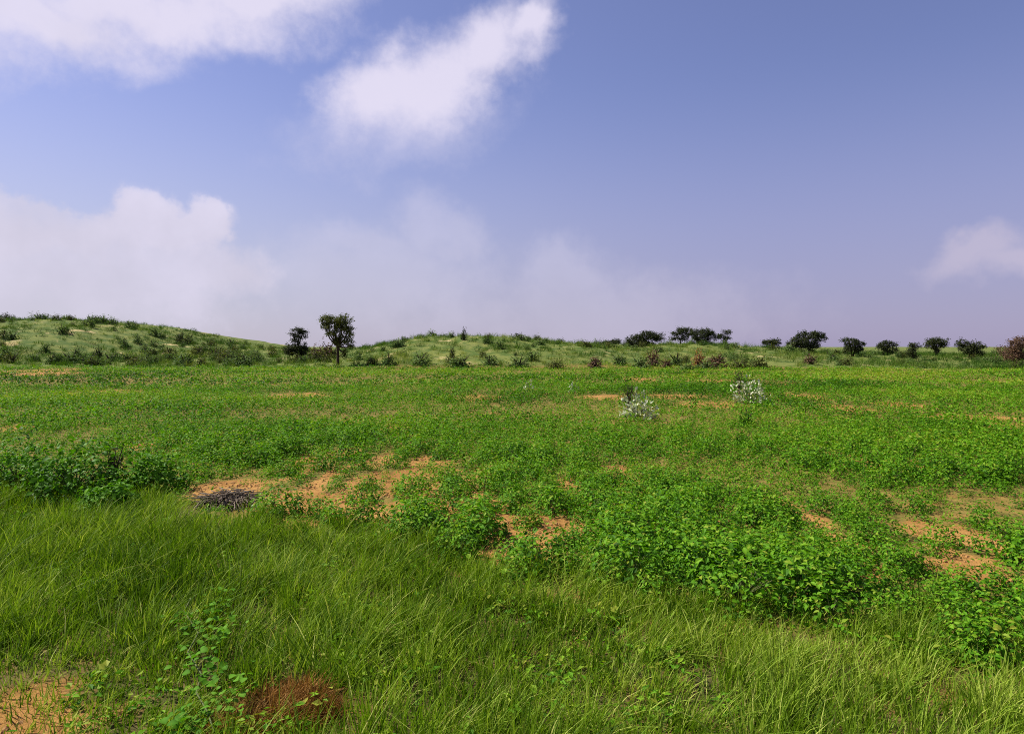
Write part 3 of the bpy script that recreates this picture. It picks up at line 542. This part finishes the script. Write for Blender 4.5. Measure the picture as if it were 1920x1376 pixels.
# ------------------------------------------------------------------ trees
def make_tree(name, label, u0, d, lobes, leafmat, seed, fork=.32, tr=.16, clump=.36, per=20, leaf=.17, dens=1.0, lean=0.0, stems=1, group=None):
    """lobes: foliage masses measured as (u, v, ru, rv); built in metres round the trunk, each with its own depth"""
    rg = np.random.default_rng(seed); x0 = gx(u0, d); z0 = hz(x0, d); s = d / F
    e = link(bpy.data.objects.new(name, None)); e.location = (x0, d, z0); e.empty_display_size = .5; tag(e, label, 'tree', group)
    Lb = []
    wid = max((abs(l[0] - u0) + l[2]) * s for l in lobes)
    for (u, v, ru, rv) in lobes:
        rx, rz = ru * s, rv * s; ry = max(rx * .9, rz * .8); off = rg.uniform(-.5, .5) * max(0, wid * .8 - ry)
        Lb.append((np.array([(u - u0) * s, off, CAM_H + (HOR - v) * s - z0]), np.array([rx, ry, rz])))
    Htop = max(c[2] + r[2] for c, r in Lb); paths, LC = [], []
    for k in range(stems):
        fk = np.array([lean * .5 + (k - (stems - 1) / 2) * .5, rg.uniform(-.1, .1), Htop * fork]); mid = fk * .5 + np.array([rg.uniform(-.06, .06) - lean * .1, 0, 0])
        paths.append([(np.array([(k - (stems - 1) / 2) * .15, 0, -.15]), tr * 1.35), (np.array([(k - (stems - 1) / 2) * .18, 0, .12]), tr * 1.05), (mid, tr * .85), (fk, tr * .72)])
        for i, (c, r) in enumerate(Lb):
            if i % stems != k: continue
            m1 = fk + (c - fk) * .5 + np.array([(c[0] - fk[0]) * .12, 0, -abs(c[0] - fk[0]) * .08]) + rg.normal(size=3) * .08
            paths.append([(fk, tr * .6), (m1, tr * .42), (c, tr * .22)])
    for c, r in Lb:
        nc = max(4, int(dens * 2.6 * (r[0] * r[2] + r[0] * r[1] + r[1] * r[2]) / (clump * clump) / 3.0))
        q = unit(rg.normal(size=(nc, 3))) * (rg.uniform(.15, 1, nc) ** .5)[:, None] * rg.uniform(.85, 1.12, nc)[:, None]; cc = c + q * r
        for p in cc[:: max(1, nc // 7)]: paths.append([(c, tr * .2), ((c + p) / 2 + rg.normal(size=3) * .06, tr * .13), (p, tr * .05)])
        for p in cc:
            k = int(per * rg.uniform(.6, 1.4)); o = rg.normal(size=(k, 3)) * clump * np.array([.55, .55, .40]) * rg.uniform(.7, 1.2); LC.append(np.column_stack([p + o, o, np.full(k, rg.normal(0, .13))]))
    LC = np.concatenate(LC); n = len(LC); N = unit(unit(LC[:, 3:6]) * .6 + np.array([0, 0, .7]) + rg.normal(size=(n, 3)) * .5); A = unit(np.cross(N, rg.normal(size=(n, 3))))
    L = leaf * rg.uniform(.6, 1.3, n); V, Fc, T = leaves_geo(LC[:, :3], A, N, L, L * .55, np.clip(.5 + LC[:, 6] + rg.normal(0, .14, n), 0, 1))
    V2, F2 = tube_geo(paths, 7)
    link(bpy.data.objects.new('trunk', mesh_np('trunk', V2, [F2], M['bark'], smooth=True)), e); link(bpy.data.objects.new('crown', mesh_np('crown', V, [Fc], leafmat, T)), e)
    return e
make_tree('khejri_tree', 'tall olive-green tree with bare dark trunk at the far edge of the crop', 633, 81,
          [(626, 604, 24, 15), (612, 600, 13, 12), (610, 614, 10, 8), (645, 600, 16, 12), (640, 616, 18, 12), (655, 618, 10, 9), (652, 636, 12, 13), (641, 638, 13, 13), (625, 625, 13, 8), (630, 640, 9, 10), (660, 648, 6, 7), (648, 663, 7, 9)],
          M['olive'], 5, fork=.36, tr=.19, per=34, clump=.36, leaf=.20, dens=1.5)
make_tree('thorn_tree', 'dark thorn tree with a round skirt and layered flat top beside the tall tree', 557, 96,
          [(556, 653, 23, 13), (545, 658, 13, 9), (568, 660, 12, 9), (560, 619, 12, 5), (566, 623, 11, 3.5), (551, 628, 9, 3.5), (564, 630, 12, 4), (558, 637, 10, 4)], M['dark'], 6, fork=.3, tr=.13, clump=.36, per=34, leaf=.21, dens=1.6)
shrub(592, 641, 32, 93, 'brown', 'brownish thin bush between the dark thorn tree and the tall tree'); shrub(614, 634, 34, 94, 'brown', 'tall reddish brown bush close behind the trunk of the tall tree')
shrub(598, 652, 46, 90, 'olive', 'low olive bush in front of the brownish bushes by the tall tree'); shrub(672, 655, 26, 86, 'scrub', 'green bush close behind the foot of the tall tree')
ACG = 'dark acacias along the far horizon'
acs = [
 ('low flat dark acacia standing beside the stepped domed acacia on the dune', 1146, 111, [(1146, 642, 17, 5), (1136, 643, 9, 3.5), (1155, 640, 9, 4), (1150, 650, 12, 5)]),
 ('large domed dark acacia with one stepped sloping side on the middle dune', 1214, 106, [(1215, 630, 24, 9), (1192, 637, 20, 8), (1228, 632, 15, 9), (1204, 645, 26, 8), (1183, 645, 12, 6), (1218, 650, 14, 9)]),
 ('open layered acacia leaning against the round-topped acacia beside it', 1276, 112, [(1283, 619, 17, 4.5), (1268, 625, 12, 4), (1290, 626, 10, 4), (1264, 634, 9, 3), (1280, 634, 12, 5)]),
 ('round-topped dense dark acacia with a thick short trunk on the middle dune', 1316, 105, [(1318, 625, 24, 8), (1305, 632, 13, 7), (1332, 632, 13, 7), (1317, 641, 15, 9)]),
 ('small acacia at the end of the dune close beside the round-topped acacia', 1358, 114, [(1362, 622, 8, 5), (1352, 630, 10, 4), (1364, 634, 8, 5)]),
 ('low flat dark acacia standing alone past the end of the middle dune', 1448, 108, [(1448, 641, 16, 5), (1438, 643, 9, 4), (1456, 640, 9, 4), (1450, 650, 12, 5)]),
 ('large domed dark acacia past the dune end with pale weeds at its foot', 1517, 104, [(1518, 629, 24, 8), (1497, 638, 18, 8), (1533, 633, 16, 9), (1508, 645, 24, 8), (1486, 646, 11, 6), (1522, 651, 14, 9)]),
 ('upright blackish acacia standing on the level ground', 1598, 99, [(1594, 642, 16, 9), (1612, 646, 12, 9), (1596, 656, 18, 9), (1609, 660, 10, 9)]),
 ('flat-topped dark tree with a small crown near a slim bushy tree', 1664, 105, [(1664, 646, 18, 6), (1655, 650, 10, 6), (1668, 656, 14, 6), (1664, 664, 9, 5)]),
 ('slim bushy dark tree between two flat-topped trees', 1712, 96, [(1712, 650, 11, 8), (1710, 660, 11, 9), (1714, 668, 9, 7)]),
 ('flat-topped dark tree with a boxy crown behind the slim bushy tree', 1756, 108, [(1756, 640, 20, 6), (1746, 646, 12, 6), (1766, 646, 11, 6), (1755, 654, 10, 6)]),
 ('wide ragged blackish acacia close to the brown thicket', 1817, 99, [(1809, 645, 15, 9), (1826, 648, 14, 9), (1808, 658, 14, 8), (1827, 660, 16, 9), (1845, 650, 9, 5)])]
for i, (lab, u, d, lb) in enumerate(acs):
    make_tree('acacia_tree', lab, u, d, lb, M['dark'], 40 + i, fork=.30, tr=.13, clump=.38, per=32, leaf=.22, dens=1.7, lean=random.uniform(-.3, .3), stems=1 + (i % 3 == 1), group=ACG)
make_tree('thicket_tree', 'broad brownish half-dry tree at the edge of the level ground', 1908, 88, [(1905, 645, 20, 10), (1925, 640, 18, 12), (1890, 655, 20, 10), (1912, 660, 26, 11), (1950, 650, 24, 14), (1880, 668, 16, 8), (1918, 672, 26, 8)], M['brown'], 90, fork=.25, tr=.12, per=30, leaf=.2, dens=1.4, stems=3)

# ------------------------------------------------------------------ pale milkweed shrubs, their leaves one by one
def leaf_mesh(name, mat, w=.6, tint=.5, cup=.16):
    """single leaf of unit length along +X: pointed oval with a folded midrib"""
    xs_ = [0, .18, .42, .68, .88, 1.0]; ws = [.03, .62, 1, .85, .42, 0]; V, T = [], []
    for x_, k_ in zip(xs_, ws):
        zc = .10 * math.sin(x_ * 2.6) - .12 * x_ * x_
        V += [(x_, -w / 2 * k_, zc + cup * w * k_ * .5), (x_, 0, zc), (x_, w / 2 * k_, zc + cup * w * k_ * .5)]; T += [tint - .08, tint + .12, tint - .08]
    Fq = [(3 * i + j, 3 * i + 3 + j, 3 * i + 4 + j, 3 * i + 1 + j) for i in range(5) for j in range(2)]
    return mesh_np(name, V, [np.array(Fq)], mat, T, smooth=True)
def leafy_thing(name, label, cat, x, y, H, R, nleaf, size, leafs, stemmat, seed, group=None, erect=.3):
    """branching shoots with every leaf an object of its own spread through the dome of the plant"""
    from mathutils import Matrix
    rg = np.random.default_rng(seed); e = link(bpy.data.objects.new(name, None)); e.location = (x, y, hz(x, y)); e.empty_display_size = .2; tag(e, label, cat, group)
    V, Fq = tube_geo(stems_paths(rg, max(6, nleaf // 14), H * .72, R * .75, .014), 5); link(bpy.data.objects.new('stem', mesh_np('stem', V, [Fq], stemmat, smooth=True)), e)
    C, A, N, L, Wd, t = dome_leaves(rg, nleaf, H, R, size, .6, .05, .5); out = unit(C * np.array([1, 1, .3]) + 1e-4)
    A = unit(A * (1 - erect) + erect * (out * .7 + np.array([0, 0, 1.]))); N = unit(N - A * np.sum(N * A, 1, keepdims=True)); Yv = np.cross(N, A)
    for j in range(nleaf):
        o = link(bpy.data.objects.new('leaf', leafs[j % len(leafs)]), e); m = Matrix(((A[j][0], Yv[j][0], N[j][0]), (A[j][1], Yv[j][1], N[j][1]), (A[j][2], Yv[j][2], N[j][2])))
        o.location = C[j]; o.rotation_euler = m.to_euler(); o.scale = (L[j], L[j], L[j])
    return e
PL = [leaf_mesh('leaf', M['pale'], .58, t_) for t_ in (.25, .5, .7, .9)]
def twiggy_top(x, y, seed, label, Ht):
    rg = np.random.default_rng(seed); e = link(bpy.data.objects.new('dark_sprig', None)); e.location = (x, y, hz(x, y)); tag(e, label, 'weed'); e.empty_display_size = .2
    P = [[(np.array([0, 0, -.05]), .016), (np.array([rg.normal() * .05, rg.normal() * .05, Ht * .5]), .012), (np.array([rg.normal() * .16, rg.normal() * .12, Ht * rg.uniform(.8, 1)]), .004)] for i in range(9)]
    V, Fq = tube_geo(P, 4); link(bpy.data.objects.new('stem', mesh_np('stem', V, [Fq], M['bark'])), e)
    C, A, N, L, Wd, t = dome_leaves(rg, 260, Ht, .26, .08, .4, .45, .1); V, Fc, T = leaves_geo(C, A, N, L, Wd, t); link(bpy.data.objects.new('foliage', mesh_np('foliage', V, [Fc], M['dark'], T)), e)
for k, (u, vb, wpx, hpx, lab, lab2) in enumerate([
    (1195, 786, 66, 36, 'pale grey-leaved milkweed shrub standing in the crop next to short yellow weeds', 'dark twiggy weed rising behind the milkweed next to the yellow weeds'),
    (1406, 760, 62, 38, 'pale grey-leaved milkweed shrub nearer the brown bushes with dark green weeds below it', 'dark twiggy weed rising behind the milkweed above the dark green weeds')]):
    d = gd(vb); s = d / F; x = gx(u, d)
    leafy_thing('milkweed_shrub', lab, 'shrub', x, d, hpx * s + .22, wpx * s * .52, 280, .135, PL, M['stem'], 60 + k, 'pale milkweed shrubs in the crop', erect=.55)
    twiggy_top(x - 9 * s, d + .7, 70 + k, lab2, hpx * s + .62)
for k, (u, vb, wpx, lab) in enumerate([(1076, 738, 20, 'slightly larger pale-leaved plant on the level crop below the middle dune'), (992, 734, 16, 'tiny pale-leaved plant beside the slightly larger pale-leaved plant in the far crop')]):
    d = gd(vb); leafy_thing('pale_seedling', lab, 'plant', gx(u, d), d, .62, wpx * d / F * .5, 34, .15, PL, M['stem'], 80 + k)
# dark weeds below the second milkweed
for k, (u, vb, wpx, hpx, lab) in enumerate([(1396, 800, 46, 40, 'tall dark green weed in the crop in front of the farther milkweed'), (1392, 838, 40, 34, 'shorter dark green weed in the crop in front of the tall dark weed')]):
    d = gd(vb); s = d / F; x = gx(u, d); e = shrub(u, 0, 1, d, 'weed', lab, name='tall_weed', cat='weed'); e.scale = (wpx * s * .9, wpx * s * .9, hpx * s * .8 + .12)

# ------------------------------------------------------------------ big-leaved bushes at the verge on the left
BL = [leaf_mesh('leaf', M['bush'], .62, t_) for t_ in (.2, .4, .55, .75)]
def core(e, rg, H, R, n, leaf, mat):
    C, A, N, L, Wd, t = dome_leaves(rg, n, H, R, leaf, .6, .06, .5); V, Fc, T = leaves_geo(C, A, N, L, Wd, t, True)
    o = link(bpy.data.objects.new('small_leaves', mesh_np('small_leaves', V, [Fc], mat, T)), e); o['kind'] = 'stuff'
for k, (u, vb, vt, wpx, nl, lab) in enumerate([
    (30, 925, 806, 180, 260, 'large broad-leaved green bush on the verge farthest from the sand patch'), (140, 935, 816, 175, 280, 'broad-leaved green bush in the middle of the bush row by the verge'),
    (285, 922, 838, 115, 200, 'round broad-leaved bush beside the bare sand, past the dark gap'), (205, 960, 900, 110, 110, 'low broad-leaved bush in the tall grass below the dark gap')]):
    d = gd(vb); s = d / F; x = gx(u, d); H = (vb - vt) * s * .97
    e = leafy_thing('leafy_bush', lab, 'bush', x, d, H, wpx * s * .52, nl, .105, BL, M['stem'], 120 + k, 'broad-leaved bushes on the verge')
    core(e, np.random.default_rng(140 + k), H * .95, wpx * s * .50, 1500, .075, M['bush'])
d = gd(1138); s = d / F; x = gx(1392, d); e = leafy_thing('leafy_bush', 'tall bushy plant with dark bare lower stems beside a small sand spot at the verge', 'bush', x, d, .56, .52, 240, .065, [leaf_mesh('leaf', M['crop_obj'], .62, t_) for t_ in (.25, .45, .6, .8)], M['stem'], 131)
core(e, np.random.default_rng(151), .54, .46, 500, .06, M['crop_obj']); V, Fq = tube_geo(stems_paths(np.random.default_rng(152), 16, .22, .22, .010), 4); link(bpy.data.objects.new('bare_stem', mesh_np('bare_stem', V, [Fq], M['bark'])), e)
d = 11.6; e = shrub(212, 815, 62, d, 'dark', 'dark blackish twiggy shrub in the gap between the broad-leaved bushes', name='twiggy_shrub')

# ------------------------------------------------------------------ creeping vine in the grass
VL = [leaf_mesh('leaf', M['vine'], .85, t_, .2) for t_ in (.3, .5, .7)]
rg = np.random.default_rng(160); e = link(bpy.data.objects.new('creeping_vine', None)); v0 = (gx(372, gd(1260)), gd(1260)); e.location = (v0[0], v0[1], hz(*v0)); tag(e, 'bright green broad-leaved vine climbing through the verge grass', 'vine'); e.empty_display_size = .1
pts = [(402, 1366), (388, 1325), (368, 1290), (378, 1255), (352, 1215), (372, 1180), (345, 1140), (360, 1110)]; path = []
for (u, v) in pts: dd = gd(v, .16); path.append((np.array([gx(u, dd) - v0[0], dd - v0[1], .13 + hz(gx(u, dd), dd) - hz(*v0)]), .006))
V, Fq = tube_geo([path], 5); link(bpy.data.objects.new('stem', mesh_np('stem', V, [Fq], M['stem'], smooth=True)), e)
cl = rg.normal(size=(9, 3)) * np.array([.15, .10, .02]); ct = np.linspace(.2, len(path) - 1.2, 9)
for j in range(280):
    g_ = j % 9; t_ = min(max(ct[g_] + rg.normal() * .22, 0), len(path) - 1.02); i = int(t_); p = path[i][0] * (1 - t_ + i) + path[i + 1][0] * (t_ - i) + cl[g_] + rg.normal(size=3) * np.array([.085, .09, .045]) + np.array([0, 0, .02])
    o = link(bpy.data.objects.new('leaf', VL[j % 3]), e); o.location = p; s = rg.uniform(.035, .07); o.scale = (s, s, s); o.rotation_euler = (rg.uniform(-.5, .7), rg.uniform(-.4, .5), rg.uniform(0, 6.28))

# ------------------------------------------------------------------ brown dead grass, twig heap, white stone
rg = np.random.default_rng(170); cx, cy = gx(530, gd(1330)), gd(1330); n = 3600; a = rg.uniform(0, 6.28, n); r = np.sqrt(rg.uniform(0, 1, n)); sub = rg.integers(0, 5, n); sox = np.array([-.12, .10, .26, -.26, .02])[sub]; soy = np.array([.02, .16, -.08, -.22, -.16])[sub]; ssz = np.array([.22, .16, .17, .15, .2])[sub]; ox, oy = np.cos(a) * r * ssz + sox, np.sin(a) * r * ssz + soy
P = np.stack([ox, oy, height(cx + ox, cy + oy) - hz(cx, cy) - .01], 1)
V, q, tr, T = blades_geo(P, unit(np.stack([(ox - sox) * 2.2 + .12, (oy - soy) * 2.2, .7 + 0 * ox], 1) + rg.normal(size=(n, 3)) * .25), rg.normal(size=(n, 3)) * np.array([.4, .4, 0]), rg.uniform(.08, .26, n) * (1.15 - .5 * r), rg.uniform(.005, .010, n), np.clip(rg.normal(.44, .2, n) + np.array([-.1, .05, -.2, .25, .1])[sub], 0, 1), rg, 3)
o = link(bpy.data.objects.new('dead_grass_clump', mesh_np('dead_grass_clump', V, [q, tr], M['drygrass'], T))); o.location = (cx, cy, hz(cx, cy)); tag(o, 'reddish brown dead grass clump in the green verge', 'grass clump')
tv = []
for i in range(6):
    k = rg.uniform(.35, .8); P = [(np.array([-k / 2, 0, 0]), .010), (np.array([-k / 6, rg.normal() * .05, .03 + rg.uniform(0, .05)]), .009), (np.array([k / 5, rg.normal() * .06, .02 + rg.uniform(0, .06)]), .007), (np.array([k / 2, rg.normal() * .08, 0]), .003)]
    V, Fq = tube_geo([P], 4); tv.append(mesh_np('twig', V, [Fq], M['twig'], smooth=True))
d = gd(948); cx, cy = gx(428, d), d; e = link(bpy.data.objects.new('twig_heap', None)); e.location = (cx, cy, hz(cx, cy)); e.empty_display_size = .2; tag(e, 'heap of grey dry twigs lying between the verge grass and the bare sand', 'twig heap')
for j in range(170):
    r = math.sqrt(rg.uniform(0, 1)); a = rg.uniform(0, 6.28); o = link(bpy.data.objects.new('twig', tv[j % 6]), e); o.location = (math.cos(a) * r * .36, math.sin(a) * r * .28, .02 + rg.uniform(0, .19) * (1 - r)); o.rotation_euler = (rg.uniform(-.4, .4), rg.uniform(-.45, .45), rg.uniform(0, 6.28))
d = gd(952); x = gx(477, d);
import bmesh
bm = bmesh.new(); bmesh.ops.create_icosphere(bm, subdivisions=2, radius=.045)
for v in bm.verts: v.co = Vector((v.co.x * 1.3, v.co.y, v.co.z * .75)) * (1 + .25 * math.sin(v.co.x * 60 + 1) * math.cos(v.co.y * 47 + v.co.z * 33))
me = bpy.data.meshes.new('white_stone'); bm.to_mesh(me); bm.free(); me.materials.append(M['white']); o = link(bpy.data.objects.new('white_stone', me)); o.location = (x, d, hz(x, d) + .02); tag(o, 'small white stone on the sand beside the twig heap', 'stone')
print('tris', sum(len(m_.loops) - 2 * len(m_.polygons) for m_ in bpy.data.meshes))
